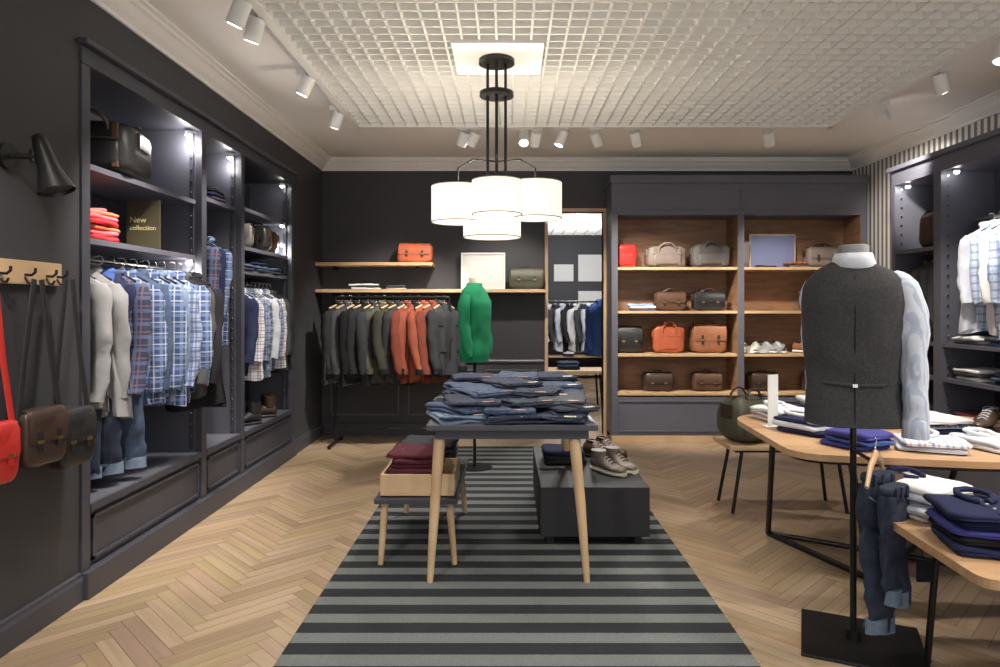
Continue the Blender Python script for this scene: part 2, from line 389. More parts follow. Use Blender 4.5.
def trousers(name,loc,rz=0,m='denim2',L=.85,w=.2,seed=0,cuff=None,hang=True,details=True,wr=.015,spread=0):
    b=B(name,loc,rz)
    for sg in (-1,1):
        pts=[];rd=[]
        for i in range(20):
            t=i/19; pts.append((sg*w*.23+sg*spread*t,.018*math.sin(t*5+sg+seed)+sg*.014*t,-.08-L*t*(1 if sg>0 else .95))); rd.append(w*.29*(1-.14*t))
        b.tube(pts,rd,m,20,True,.55,wr,seed+sg)
        if cuff:
            p=Vector(pts[-1]); b.tube([p+Vector((0,0,.05)),p+Vector((0,0,-.008))],w*.265,cuff,18,True,.60,.006)
    b.pillow((0,0,-.15),(w*1.04,.075,.22),m,.6,.7,seed=seed,nz=.012)
    b.pillow((0,0,-.062),(w*1.0,.07,.036),m,.4,.7,seed=seed,nz=.006)
    for q in (-.33,-.12,.12,.33): b.box((q*w-.005,-.040,-.085),(q*w+.005,-.032,-.043),m)
    if details:
        for sg in (-1,1): b.tube([(sg*w*.15,-.040,-.13),(sg*w*.30,-.038,-.15),(sg*w*.44,-.028,-.13)],.003,'denim3',6)
        b.box((w*.14,-.042,-.080),(w*.36,-.036,-.046),'l_brown',.001)
    if hang:
        b.tube([(0,0,-.06),(0,0,-.02),(.02,0,0),(.012,0,.02),(-.01,0,.022)],.003,'chrome',6)
        b.tube([(-w*.5,0,-.062),(0,0,-.045),(w*.5,0,-.062)],.007,'c_black',8)
    return b.done()

g=[('cardigan',3.43,'c_lgrey',.74,None,None),('cardigan',3.52,'c_lgrey',.76,None,None),('shirt',3.60,'c_navy',.70,'c_blue',None),('plaid_shirt',3.68,'pl3',.72,None,'c_navy'),
   ('plaid_shirt',3.76,'pl1',.74,None,'pl1'),('denim_shirt',3.84,'denim2',.70,None,'denim2'),('plaid_shirt',3.92,'pl1',.76,None,'pl1'),('shirt',3.99,'denim3',.74,None,'c_lblue'),
   ('plaid_shirt',4.05,'pl2',.76,None,'pl2'),('plaid_shirt',4.11,'pl1',.72,None,'pl1'),('jacket',4.18,'c_grey',.74,None,None),('jacket',4.28,'c_black',.80,None,None)]
for i,(n,y,m,L,c,pk) in enumerate(g):
    garment(n,(-2.26+.020*i+R(-.01,.01),y,1.66),math.radians(R(-10,22)+14),W=.34 if i<2 else .36,L=L+R(-.03,.03),T=.10,m=m,sleeve=.60,seed=i,collar=c,placket=pk,wr=.022)
for i,(y,m) in enumerate(((3.45,'denim1'),(3.55,'denim1'),(3.68,'denim2'))):
    trousers('jeans',(-2.27+.05*i,y,1.10),math.radians(10),m,L=.50,w=.30,seed=i,cuff='denim3')
ms=['c_navy','pl4','pl2','pl5','pl4','c_wshirt','pl2','pl4','c_grey','c_char']
for i,m in enumerate(ms):
    garment('plaid_shirt' if m[0]=='p' else 'shirt',(-2.20,5.30+i*.09,1.60),math.radians(R(-6,18)+8),W=.36,L=.68+R(-.03,.03),T=.10,m=m,sleeve=.5,seed=20+i,placket=m if m[0]=='p' else None,wr=.018)
for i,m in enumerate(('pl3','c_navy','pl1')):
    garment('shirt',(-2.2,4.62+.1*i,1.95),math.radians(R(-8,8)),W=.34,L=.72,T=.09,m=m,sleeve=.5,seed=40+i)

# ---------------------------------------------------------------- bags, folded clothes, shoes
def handbag(name,loc,w,h,d,m,rz=0,handle='arc',trim='l_dbrown',flap=True,strap=False,pocket=True,seed=0,e=.4,sw=.009):
    b=B(name,loc,rz); 
    b.pillow((0,0,h*.5),(w,d,h),m,e,.35,nz=.010,seed=seed,nu=36,nv=14)
    if flap:
        rs=[]
        for sx in (-.44,.44):
            pr=[(sx*w,d*.30,h*.90),(sx*w,d*.1,h*1.01),(sx*w,-d*.3,h*.99),(sx*w,-d*.53,h*.85),(sx*w,-d*.55,h*.5),(sx*w*.96,-d*.54,h*.42)]
            rs.append(pr)
        vs=rs[0]+rs[1]; n=6
        b.add(vs,[(i,i+1,i+1+n,i+n) for i in range(n-1)],m,True)
        for sx in (-.22,.22):
            b.box((sx*w-.012,-d*.575,h*.30),(sx*w+.012,-d*.545,h*.62),trim,.003); b.box((sx*w-.016,-d*.585,h*.42),(sx*w+.016,-d*.565,h*.48),'gold',.002)
    elif pocket:
        b.pillow((0,-d*.46,h*.38),(w*.7,d*.18,h*.5),m,.4,.3,seed=seed+1)
        b.box((-w*.36,-d*.56,h*.60),(w*.36,-d*.50,h*.63),trim,.002)
        b.box((-w*.46,-d*.05,h*.985),(w*.46,d*.05,h*1.01),trim,.002)
    for sx in (-1,1): b.box((sx*w*.495-.008,-d*.2,h*.55),(sx*w*.495+.008,d*.2,h*.85),trim,.003)
    if handle=='arc':
        for yy in (-d*.28,d*.28):
            b.tube([(-w*.2,yy,h*.8),(-w*.19,yy,h*1.02),(-w*.1,yy,h*1.13),(0,yy,h*1.16),(w*.1,yy,h*1.13),(w*.19,yy,h*1.02),(w*.2,yy,h*.8)],.008,trim,8)
    elif handle=='low':
        b.tube([(-w*.15,0,h*.98),(-w*.12,0,h*1.08),(w*.12,0,h*1.08),(w*.15,0,h*.98)],.008,trim,8)
    elif handle=='droop':
        for yy,s_ in ((-d*.52,1),(d*.2,-1)):
            b.tube([(-w*.22,yy*.8,h*.55),(-w*.20,yy,h*.92),(-w*.08,yy*1.05,h*1.10),(w*.08,yy*1.05,h*1.10),(w*.20,yy,h*.92),(w*.22,yy*.8,h*.55)],.011,trim,8)
        for sx in (-.3,.3): b.box((sx*w-.015,-d*.53,h*.1),(sx*w+.015,-d*.47,h*.9),trim,.003)
    if strap:
        z=strap
        for sx in (-1,1):
            b.tube([(sx*w*.48,0,h*.8),(sx*w*.30,.01,h+z*.4),(sx*.02,.01,h+z)],sw,trim,8,sq=.35)
    return b.done()
def folded(name,loc,w,d,cols,th=.028,rz=0,collar=None,seed=0,tag=False,jit=.016):
    b=B(name,loc,rz); z=0
    for i,m in enumerate(cols):
        h=th*R(.85,1.15); a=R(-.09,.09); cx,cy=R(-jit,jit),R(-jit,jit)
        b.pillow((cx,cy,z+h*.5),(w,d,h*1.06),m,.5,.24,rz=a,nz=.012,seed=seed+i,nu=40,nv=8,nsc=12)
        b.pillow((cx,cy-.004,z+h*.28),(w*.985,d*1.01,h*.4),m,.5,.24,rz=a,nz=.006,seed=seed+i+9,nu=36,nv=6)
        z+=h*.92
    if collar:
        y0=d*.30
        b.tube([(-.012,y0-.075,z+.006),(-.04,y0-.055,z+.010),(-.055,y0-.01,z+.014),(-.04,y0+.030,z+.018),(0,y0+.042,z+.020),(.04,y0+.030,z+.018),(.055,y0-.01,z+.014),(.04,y0-.055,z+.010),(.012,y0-.075,z+.006)],.010,collar,8,sq=1.2)
        b.box((-.014,-d*.48,z-.002),(.014,y0-.07,z+.004),collar,.002)
        for k in range(4): b.cyl((0,-d*.4+k*.05,z+.004),(0,-d*.4+k*.05,z+.007),.005,'c_cream',seg=8)
    return b.done()
def jean_fold(b,cx,cy,z,w,d,a,m,h,seed):
    rot=Matrix.Rotation(a,3,'Z')
    for q,(zz,k) in enumerate(((.26,1.0),(.74,.96))):
        b.pillow((cx,cy,z+h*zz),(w*k,d*(1.0 if q else .97),h*.62),m,.55,.22,rz=a,nz=.020,seed=seed+q*3,nu=52,nv=8,nsc=9)
    zt=z+h*1.0
    def bx(x0,y0,x1,y1,t,mm): b.box((cx+x0,cy+y0,zt-.010),(cx+x1,cy+y1,zt+t),mm,.001,rot=rot,piv=(cx,cy,zt))
    bx(-w*.44,-d*.47,w*.44,-d*.47+.032,.002,m)
    bx(-w*.36,-d*.49+.06,-w*.36+.10,-d*.49+.17,.001,m); bx(w*.06,-d*.49+.06,w*.06+.10,-d*.49+.17,.001,m)
    bx(-.002,-d*.45,.002,d*.45,.001,'denim3')
    bx(w*.12,-d*.49+.008,w*.12+.06,-d*.49+.034,.005,random.choice(['c_cream','l_tan','paper']))
    for q in (-.3,0,.3): bx(w*q-.005,-d*.48-.003,w*q+.005,-d*.48+.040,.004,m)

handbag('weekend_bag',(-2.24,3.72,2.12),.38,.29,.42,'l_black',math.radians(12),'droop','l_brown',flap=False)
folded('folded_polo_stack',(-2.22,3.50,1.75),.24,.25,['c_red','c_pink','c_coral','c_red','c_pink','c_coral'],.029,collar='c_pink',seed=3)
b=B('new_collection_sign',(-2.2,4.02,1.75),math.radians(2))
b.box((-.10,0,0),(.10,.012,.30),'signb',.003); b.box((-.06,.012,0),(.06,.09,.008),'signb'); so=b.done()
def text(parent,body,size,loc,m,name):
    cu=bpy.data.curves.new(name,'FONT'); cu.body=body; cu.size=size; cu.align_x='LEFT'; cu.extrude=.0008
    o=bpy.data.objects.new(name,cu); o.rotation_euler=(math.radians(90),0,0); o.location=loc; cu.materials.append(M[m]); sc.collection.objects.link(o); o.parent=parent; return o
text(so,'New',.050,(-.080,-.002,.165),'text','lettering_1'); text(so,'collection',.040,(-.080,-.002,.120),'text','lettering_2')
handbag('shoulder_bag',(-2.22,5.45,1.89),.26,.20,.14,'l_grey',math.radians(10),'arc')
handbag('shoulder_bag',(-2.2,5.8,1.89),.26,.22,.14,'l_black',math.radians(-8),'arc')
handbag('shoulder_bag',(-2.2,6.08,1.89),.2,.2,.12,'l_brown',math.radians(8),'arc')
for i,y in enumerate((5.35,5.68,6.0)): folded('folded_jeans_stack',(-2.22,y,1.70),.28,.28,['denim1','denim2','c_navy'][:2+(i%2)],.028,seed=50+i)
folded('folded_sweater_stack',(-2.22,4.8,2.17),.3,.26,['c_grey','c_navy','c_char'],.03,seed=60)

def shoe(b,o,rz,m,L=.28,sole='c_cream',lift=0):
    rot=Matrix.Rotation(rz,3,'Z'); o=Vector(o)
    def prof(t): return .040+.012*math.sin(math.pi*min(1,t*1.05))-.008*math.sin(math.pi*2*t)
    rs=[];rt=[]
    for i in range(13):
        t=i/12; w=prof(t)*(1 if 0<i<12 else .55); y=-L/2+L*t
        hh=(.095 if t<.35 else .095-.055*min(1,(t-.35)/.4)) ; hh=hh if i not in(0,12) else hh*.7
        ring=[];r2=[]
        for j in range(14):
            a=2*math.pi*j/14; r2.append(o+rot@Vector((w*1.06*math.copysign(abs(math.cos(a))**.6,math.cos(a)),y*1.02,.012+.012*math.copysign(abs(math.sin(a))**.5,math.sin(a)))))
            zz=.02+(hh)*(.5+.5*math.sin(a)); ring.append(o+rot@Vector((w*math.cos(a)*(1-.35*max(0,math.sin(a))),y,zz)))
        rs.append(ring); rt.append(r2)
    b.rings(rt,sole); b.rings(rs,m)
    b.tube([o+rot@Vector(p) for p in ((0,-L*.42,.112),(.028,-L*.34,.112),(.03,-L*.22,.108),(0,-L*.12,.10),(-.03,-L*.22,.108),(-.028,-L*.34,.112),(0,-L*.42,.112))],.007,'c_black',6)
    if lift: b.tube([o+rot@Vector((0,-L*.30,.09)),o+rot@Vector((0,-L*.30,.09+lift))],[.042,.046],m,16,True,1.2)
    for k in range(4):
        yy=-L*.08+k*.024; zz=.100-k*.011
        b.tube([o+rot@Vector((-.022,yy,zz)),o+rot@Vector((0,yy,zz+.008)),o+rot@Vector((.022,yy,zz))],.003,'c_white' if not lift else 'c_black',6)
def shoes(name,loc,rz,m,sole='c_cream',gap=.12,lift=0):
    b=B(name,loc,rz); shoe(b,(-gap/2,0,0),0,m,sole=sole,lift=lift); shoe(b,(gap/2,.02,0),.12,m,sole=sole,lift=lift); return b.done()
shoes('ankle_boots',(-2.2,5.5,.442),math.radians(130),'l_black','l_black',lift=.09); shoes('ankle_boots',(-2.2,5.9,.442),math.radians(110),'l_dbrown','l_black',lift=.09)

# wall coat rack with hanging bags
b=B('coat_peg_board',(XL,2.86,1.55))
b.box((0,-.42,-.05),(.022,.17,.05),'oak',.003)
for y in (-.34,-.2,-.06,.07,.14):
    b.tube([(.02,y,-.01),(.05,y,-.012),(.065,y,0),(.066,y,.018)],.006,'black',8); b.tube([(.02,y,-.02),(.035,y,-.045),(.05,y,-.045),(.058,y,-.03)],.005,'black',8)
b.done()
def hangbag(name,loc,w,h,d,m,rz,st,tr=None):
    handbag(name,loc,w,h,d,m,rz,'none',tr or m,flap=True,strap=st,sw=.016)
hangbag('crossbody_bag',(-1.965,2.54,.72),.20,.24,.07,'l_red',math.radians(84),.57)
hangbag('crossbody_bag',(-1.965,2.80,.74),.24,.24,.08,'l_dbrown',math.radians(86),.54,'l_black')
hangbag('crossbody_bag',(-1.965,3.00,.69),.22,.26,.09,'l_black',math.radians(84),.58)
b=B('wall_lamp',(XL,2.72,2.02))
b.cyl((0,0,0),(.02,0,0),.055,'black'); b.cyl((.02,0,0),(.13,.02,.0),.010,'black'); b.cyl((.10,.02,-.02),(.10,.02,.03),.014,'black')
b.tube([(.115,.02,.092),(.118,.02,.087),(.13,.02,.05),(.165,.02,-.05),(.195,.02,-.14)],[.010,.024,.030,.042,.070],'black',24,False)
b.cyl((.190,.02,-.125),(.191,.02,-.128),.064,'blackm'); b.done()

# ---------------------------------------------------------------- back wall shelves
b=B('floating_shelf'); b.box((-2.04,7.06,1.85),(-.80,YB-.005,1.885),'shelfoak',.003); b.box((-1.9,7.2,1.82),(-1.86,YB-.005,1.85),'black'); b.box((-1.0,7.2,1.82),(-.96,YB-.005,1.85),'black'); b.done()
b=B('floating_shelf'); b.box((-2.04,7.06,1.565),(.40,YB-.005,1.60),'shelfoak',.003); b.box((-1.9,7.2,1.53),(-1.86,YB-.005,1.565),'black'); b.box((.2,7.2,1.53),(.24,YB-.005,1.565),'black'); b.done()
handbag('leather_case',(-1.0,7.2,1.885),.38,.21,.16,'l_orange',0,'low')
folded('book_stack',(-1.55,7.2,1.60),.30,.2,['paper','c_grey','paper'],.022)
folded('book_stack',(-1.2,7.2,1.60),.2,.18,['c_cream','c_grey'],.022)
b=B('picture_frame',(-.27,7.26,1.60)); b.box((-.24,-.01,0),(.24,.01,.40),'c_lgrey',.002)
for lo,hi in (((-.24,0,0),(.24,0,.02)),((-.24,0,.38),(.24,0,.40)),((-.24,0,.02),(-.22,0,.38)),((.22,0,.02),(.24,0,.38))): b.box((lo[0],-.03,lo[2]),(hi[0],-.0101,hi[2]),'spotw',.002)
b.box((-.219,-.016,.021),(.219,-.0102,.379),'paper'); b.box((-.14,-.018,.09),(.14,-.0161,.31),'white'); b.done()
handbag('briefcase',(.2,7.19,1.60),.38,.23,.14,'l_olive',0,'low')

# clothes rack
b=B('clothes_rack',(0,6.84,0))
XA,XB=-1.77,-.60
b.cyl((XA,0,1.51),(XB,0,1.51),.013,'black')
for x in (XA,XB):
    b.cyl((x,0,.04),(x,0,1.51),.013,'black'); b.cyl((x,-.24,.03),(x,.24,.03),.013,'black')
    for y in (-.24,.24): b.cyl((x,y,0),(x,y,.03),.018,'black')
b.cyl((XA,0,.16),(XB,0,.16),.010,'black'); b.done()
js=[('c_char',50),('c_grey',42),('c_black',52),('c_char',40),('c_dgrey',50),('c_khaki',30),('c_olive',48),('c_dgrey',44),('c_rustd',48),('c_rust',34),('c_rust',50),('c_rustd',40),('c_dgrey',52)]
for i,(m,an) in enumerate(js):
    garment('jacket',(-1.70+i*.087,6.84,1.51),math.radians(an+R(-4,4)),W=.42,L=.78+R(-.05,.03),T=.15,m=m,sleeve=.62,seed=70+i,wr=.022,hanger='oak',pockets=True,placket=None,sr=1.15,ns=.13,cuff=m if i%2 else 'c_black',collar='c_black' if i in(3,9) else None)

# ---------------------------------------------------------------- right back cabinet
CX0,CX1,CY=1.08,3.74,6.95
b=B('display_cabinet')
mid=(2.40,2.46)
for a0,a1 in ((CX0,CX0+.06),(CX1-.06,CX1),mid): b.box((a0,CY,.471),(a1,YB-.045,2.369),'slate')
b.box((CX0,CY,2.37),(CX1,YB-.005,2.699),'slate'); b.box((CX0+.001,YB-.04,.472),(CX1-.001,YB-.01,2.369),'walnut')
b.box((CX0-.015,CY-.02,2.70),(CX1+.015,YB-.005,2.785),'slate',.006)
for zz in (2.43,2.645): b.box((CX0+.03,CY-.008,zz-.008),(CX1-.03,CY-.0005,zz+.008),'slate')
for x in (CX0+.03,mid[0]+.02,CX1-.045): b.box((x,CY-.008,2.439),(x+.015,CY-.0005,2.636),'slate')
b.box((CX0,CY-.01,.071),(CX1,YB-.005,.47),'slate'); b.box((CX0,CY-.03,0),(CX1,CY+.1,.07),'oak',.004)
for x0,x1 in ((CX0+.06,mid[0]),(mid[1],CX1-.06)):
    for z in (1.827,1.37,.92,.515): b.box((x0+.005,CY+.01,z-.028),(x1-.005,YB-.041,z),'shelfoak',.002)
    for zz in (.12,.43): b.box((x0+.01,CY-.022,zz-.008),(x1-.01,CY-.0105,zz+.008),'slate',.002)
    for xx in (x0+.018,x1-.018): b.box((xx-.008,CY-.022,.129),(xx+.008,CY-.0105,.421),'slate',.002)
    b.box((x0,CY+.002,.472),(x0+.004,YB-.042,2.368),'walnut'); b.box((x1-.004,CY+.002,.472),(x1,YB-.042,2.368),'walnut')
b.done()
def cb(n,x,z,w,h,d,m,hd='arc',fl=False,rz=0,**k): handbag(n,(x,7.13,z+.001),w,h,d,m,rz,hd,fl and 'l_dbrown' or m,flap=fl,**k)
cb('leather_folder_bag',1.27,1.828,.20,.25,.10,'l_red','none',False)
cb('weekend_bag',1.68,1.828,.42,.23,.22,'l_taupe','droop',False,seed=3); cb('weekend_bag',2.15,1.828,.40,.25,.22,'l_grey','droop',False,seed=5)
folded('gift_box_stack',(1.42,7.12,1.37),.28,.2,['c_lblue','c_white','c_lblue'],.03)
cb('satchel',1.73,1.371,.34,.20,.16,'l_brown','arc',True); cb('satchel',2.14,1.371,.35,.20,.16,'l_black','arc',True,seed=2)
cb('satchel',1.29,.921,.30,.28,.14,'l_black','none',True,seed=6); cb('tote_bag',1.71,.921,.34,.30,.14,'l_orange','droop',False,seed=8); cb('tote_bag',2.14,.921,.38,.31,.16,'l_tan','low',True,seed=9)
cb('satchel',1.60,.516,.32,.2,.16,'l_dbrown','low',True); cb('satchel',2.12,.516,.32,.2,.16,'l_brown','low',True)
b=B('framed_panel',(2.86,7.22,1.829)); b.box((-.25,-.012,0),(.25,.012,.37),'oak',.003); b.box((-.235,-.016,.015),(.235,-.012,.355),'screen'); b.done()
cb('toiletry_bag',2.52,1.828,.12,.28,.1,'l_grey','none',False)
folded('wallet_stack',(3.05,7.08,1.828),.22,.14,['l_taupe','l_brown','l_tan'],.022); folded('wallet_stack',(2.72,7.06,1.828),.2,.12,['l_dbrown'],.02)
cb('satchel',3.35,1.828,.36,.22,.2,'l_taupe','arc',True)
cb('satchel',2.72,.516,.32,.2,.16,'l_dbrown','low',True); cb('satchel',3.3,.516,.32,.2,.16,'l_dbrown','low',True)
for i,x in enumerate((2.57,2.83,3.2)): shoes('sneakers',(x,7.12,.928),math.radians(150+30*i),['c_cream','c_lgrey','l_tan'][i],'c_white')
b=B('acrylic_tray',(2.7,7.08,.921)); b.box((-.2,-.1,0),(.2,.1,.006),'paper'); b.box((-.2,-.1,0),(-.194,.1,.1),'glass'); b.box((.194,-.1,0),(.2,.1,.1),'glass'); b.box((-.2,-.1,0),(.2,-.096,.08),'glass'); b.done()
cb('satchel',3.3,1.371,.36,.22,.2,'l_taupe','arc',True)

# ---------------------------------------------------------------- right wall unit
UX=3.35
b=B('open_wardrobe_unit')
UY0,UY1=3.3,5.82; UT=2.58
for y0,y1 in ((UY1-.05,UY1),(5.16,5.25),(UY0,UY0+.05)): b.box((UX,y0,.551),(XR-.031,y1,2.459),'slate')
b.box((UX,UY0,2.46),(XR-.005,UY1,UT-.001),'slate'); b.box((UX-.03,UY0,UT),(XR-.005,UY1+.03,UT+.04),'slate',.006)
b.box((XR-.03,UY0,.551),(XR-.006,UY1,2.459),'slate_d'); b.box((UX,UY0,.091),(XR-.005,UY1,.55),'slate'); b.box((UX-.02,UY0,0),(XR-.005,UY1+.01,.09),'slate_d')
for z in (1.89,1.13,.86): b.box((UX+.01,5.25,z-.03),(XR-.031,UY1-.05,z),'slate')
for z in (1.13,.86): b.box((UX+.01,UY0+.05,z-.03),(XR-.031,5.16,z),'slate')
b.cyl((3.57,UY0+.05,2.07),(3.57,5.16,2.07),.012,'chrome')
for y in (5.08,4.3,5.7): b.cyl((3.42,y,2.46),(3.42,y,2.44),.022,'spotw'); b.tube([(3.42,y,2.441),(3.42,y,2.43),(3.42,y,2.424)],[.018,.016,.008],'led')
for q in range(24):
    for y in (UY1-.052,5.158): b.cyl((3.40,y+.001,.65+q*.077),(3.40,y-.010,.65+q*.077),.007,'chrome',seg=8)
b.done()
handbag('backpack',(3.55,5.5,1.891),.26,.30,.18,'l_dbrown',math.radians(20),'low')
for i,(m,y) in enumerate((('c_grey',5.35),('denim4',5.45),('c_khaki',5.56))): garment('jacket',(3.55,y,1.84),math.radians(-8),W=.30,L=.6,T=.08,m=m,sleeve=.5,seed=90+i,wr=.01)
for i,(m,y) in enumerate((('c_wshirt',4.88),('pl6',4.78),('c_white',4.68),('pl6',4.58),('pl6',4.48),('pl2',4.38),('pl6',4.28))):
    garment('shirt',(3.54,y,2.07),math.radians(-22+R(-7,7)),W=.34,L=.76+R(-.04,.04),T=.10,m=m,sleeve=.5,seed=100+i,placket=m,wr=.018)
for i,(y,z,cs) in enumerate(((4.95,.86,['c_white','c_grey','c_white']),(4.55,.86,['denim1','denim2','denim1']),(4.95,.551,['c_navy','c_burg']),(4.55,.551,['l_tan','c_grey','c_black']),(4.6,1.13,['c_blue','c_grey']),(4.95,1.13,['c_grey','c_white']),(5.5,.86,['c_grey','c_char']),(5.5,.551,['c_char','c_grey']))):
    folded('folded_shirt_stack',(3.55,y,z),.32,.3,cs,.03,seed=120+i)

# ---------------------------------------------------------------- rug
b=B('striped_rug'); b.box((-.91,1.2,.001),(.98,6.70,.012),'rug',.003); b.done()

# ---------------------------------------------------------------- centre table
b=B('display_table')
b.box((-.41,3.33,.785),(.45,4.62,.815),'slate_d',.004); b.box((-.37,3.38,.735),(.41,4.57,.785),'slate_d',.003)
for x,y,dx,dy in ((-.35,3.42,-.045,-.045),(.34,3.42,.06,-.045),(-.35,4.5,-.045,.04),(.37,4.5,.05,.04)):
    b.tube([(x,y,.74),(x+dx*.5,y+dy*.5,.4),(x+dx,y+dy,.012)],[.030,.026,.016],'oak',16)
b.done()
ct=['denim1','denim2','denim1','denim4','denim1','denim2','denim1','denim3']
b=B('folded_jeans_pile',(0,0,.818)); k=0
for lay,(zz,spec) in enumerate((
   (0.000,[(-.27,3.55,.45),(.0,3.51,.2),(.28,3.52,-.25),(-.26,3.95,.15),(.02,3.95,-.1),(.31,3.94,.2),(-.26,4.36,0),(.02,4.36,.08),(.30,4.36,-.06)]),
   (.030,[(-.24,3.58,.7),(.02,3.54,-.15),(.30,3.60,.35),(-.26,3.98,-.18),(.03,3.97,.22),(.30,3.97,-.22),(-.25,4.37,.05),(.02,4.37,-.05),(.30,4.36,.08)]),
   (.060,[(-.20,3.60,.2),(.08,3.62,.35),(.29,3.66,-.10),(-.22,3.90,.30),(.29,3.92,-.30),(.0,4.02,.15),(-.25,4.32,.1),(.02,4.35,.1),(.29,4.34,-.15)]),
   (.088,[(-.14,3.78,.6),(.16,3.80,-.25),(-.23,4.06,.25),(.04,4.08,-.22),(.28,4.12,.22),(-.24,4.40,-.16),(.02,4.40,.05),(.29,4.40,.1)]),
   (.116,[(.02,3.98,.35),(-.22,4.30,.16),(.05,4.32,-.15),(.28,4.34,.16)]))):
    for x,y,a in spec:
        k+=1; jean_fold(b,x,y,zz,.28,.38,a+R(-.08,.08),random.choice(ct),.034,k*7)
b.done()

b=B('display_stool')
b.box((-.72,3.58,.345),(-.27,4.55,.375),'slate_d',.004)
for x,y,dx,dy in ((-.67,3.64,-.02,-.03),(-.32,3.64,.03,-.03),(-.67,4.49,-.02,.03),(-.32,4.49,.03,.03)):
    b.tube([(x,y,.35),(x+dx,y+dy,.012)],[.022,.015],'oak',14)
b.done()
b=B('wooden_tray',(-.49,3.80,.376))
for lo,hi in (((-.20,-.20,0),(.20,.20,.012)),((-.20,-.20,0),(.20,-.185,.125)),((-.20,.185,0),(.20,.20,.125)),((-.20,-.185,0),(-.185,.185,.125)),((.185,-.185,0),(.20,.185,.125))): b.box(lo,hi,'oak',.002)
b.done()
folded('folded_shirt_stack',(-.52,3.79,.39),.29,.32,['c_burg']*8,.028,seed=33)
folded('folded_shirt_stack',(-.50,4.22,.376),.34,.30,['c_grey','c_char','c_dgrey','c_grey','c_char','c_dgrey'],.033,seed=35)

b=B('display_plinth'); b.box((.19,3.9,.06),(.83,5.05,.35),'blackm',.004)
for x in (.25,.77):
    for y in (3.97,4.98): b.box((x-.02,y-.02,.012),(x+.02,y+.02,.06),'blackm')
b.done()
shoes('leather_shoes',(.68,4.30,.351),math.radians(-150),'l_taupe','c_cream',lift=.04); shoes('leather_shoes',(.68,4.72,.351),math.radians(-140),'l_brown','l_black')
folded('folded_shirt_stack',(.38,4.6,.351),.28,.28,['c_char','c_dgrey','c_navy'],.03,seed=66)

# ---------------------------------------------------------------- mannequins
def torso(b,prof,m,zshift=0,seg=56,e=.85,cap=True,nz=.004,seed=0):
    rs=[]
    for z,a,d,cy in prof:
        ring=[]
        for j in range(seg):
            th=2*math.pi*j/seg; c,s_=math.cos(th),math.sin(th)
            q=Vector((a*math.copysign(abs(c)**e,c),cy+d*math.copysign(abs(s_)**e,s_),z+zshift)); nn=noise.noise_vector(q*9+Vector((seed,0,0)))
            ring.append(q+nn*nz)
        rs.append(ring)
    b.rings(rs,m,cap)
def dense(prof,n=4):
    out=[]
    for a,c in zip(prof,prof[1:]):
        for k in range(n): out.append(tuple(a[i]+(c[i]-a[i])*k/n for i in range(4)))
    out.append(prof[-1]); return out
b=B('dressed_mannequin',(1.450,2.80,0),math.radians(-24))
torso(b,[(1.665,.045,.045,-.01),(1.66,.058,.058,-.01),(1.60,.060,.062,-.008),(1.57,.066,.068,0)],'c_lgrey')
torso(b,[(1.622,.068,.070,-.002),(1.628,.072,.074,-.002),(1.60,.080,.082,0),(1.57,.090,.088,0),(1.56,.085,.08,0)],'c_wshirt',nz=.002)
vp=[(1.592,.070,.066,0),(1.585,.085,.072,0),(1.565,.125,.083,0),(1.54,.162,.095,0),(1.515,.185,.105,0),(1.48,.197,.115,0),(1.42,.200,.122,.0),(1.34,.200,.122,0),(1.25,.192,.116,0),(1.16,.182,.11,0),(1.08,.180,.108,0),(1.01,.184,.112,0),(.95,.190,.12,0),(.915,.191,.12,0)]
torso(b,dense(vp,3),'c_vest',nz=.009)
b.tube([(0,.0-.118,.93),(0,-.108,1.1),(0,-.116,1.25),(0,-.122,1.4),(0,-.098,1.53)],.002,'c_black',6)
b.tube([(-.17,-.045,1.10),(-.10,-.10,1.09),(0,-.114,1.085),(.10,-.10,1.09),(.17,-.045,1.10)],.008,'c_vest',8,sq=.5)
b.box((-.010,-.120,1.077),(.010,-.112,1.093),'chrome',.002)
for sg in (-1,1):
    pts=[];rd=[]; N=34
    for i in range(N+1):
        t=i/N; z=1.545-.60*t
        if sg>0: x=.140+.066*math.sin(min(1,t/.30)*math.pi/2)+.012*t; y=-.010-.050*t
        else: x=-(.130+.028*math.sin(min(1,t/.30)*math.pi/2)-.030*t); y=.04+.10*t
        r=.060*math.sin(min(1,(t+.03)/.16)*math.pi/2)-.014*t
        pts.append((x,y,z)); rd.append(r)
    b.tube(pts,rd,'c_stripe',32,True,.90,.009,seed=sg+5)
    p=Vector(pts[-1]); b.tube([p+Vector((0,0,.012)),p+Vector((0,0,.006)),p+Vector((0,0,-.06)),p+Vector((0,0,-.064))],[.044,.048,.050,.047],'c_stripe',24,True,.90,.002)
    b.cyl(p+Vector((sg*.046,-.01,-.03)),p+Vector((sg*.051,-.012,-.03)),.006,'c_cream',seg=10)
b.cyl((0,0,.0),(0,0,.93),.013,'black'); b.box((-.20,-.22,0),(.26,.22,.012),'black',.003); b.cyl((0,0,.01),(0,0,.05),.03,'black')
b.tube([(0,0,.80),(.02,-.05,.80),(.05,-.16,.80)],.008,'black',8)
b.done()
b=B('wooden_hanger',(1.455,2.64,.82),math.radians(50))
b.tube([(-.15,0,-.10),(-.09,0,-.035),(0,0,.0),(.09,0,-.035),(.15,0,-.10)],[.014,.019,.022,.019,.014],'oak',10,sq=.5)
b.tube([(0,0,0),(0,0,.03),(.015,0,.045),(.015,0,.06),(0,0,.065)],.003,'chrome',6); b.done()
trousers('jeans',(1.465,2.62,.80),math.radians(15),'denim1',L=.60,w=.185,seed=8,cuff='denim3',hang=False,wr=.024)
trousers('jeans',(1.475,2.54,.77),math.radians(30),'denim1',L=.42,w=.15,seed=18,cuff='denim3',hang=False,wr=.024,details=False)
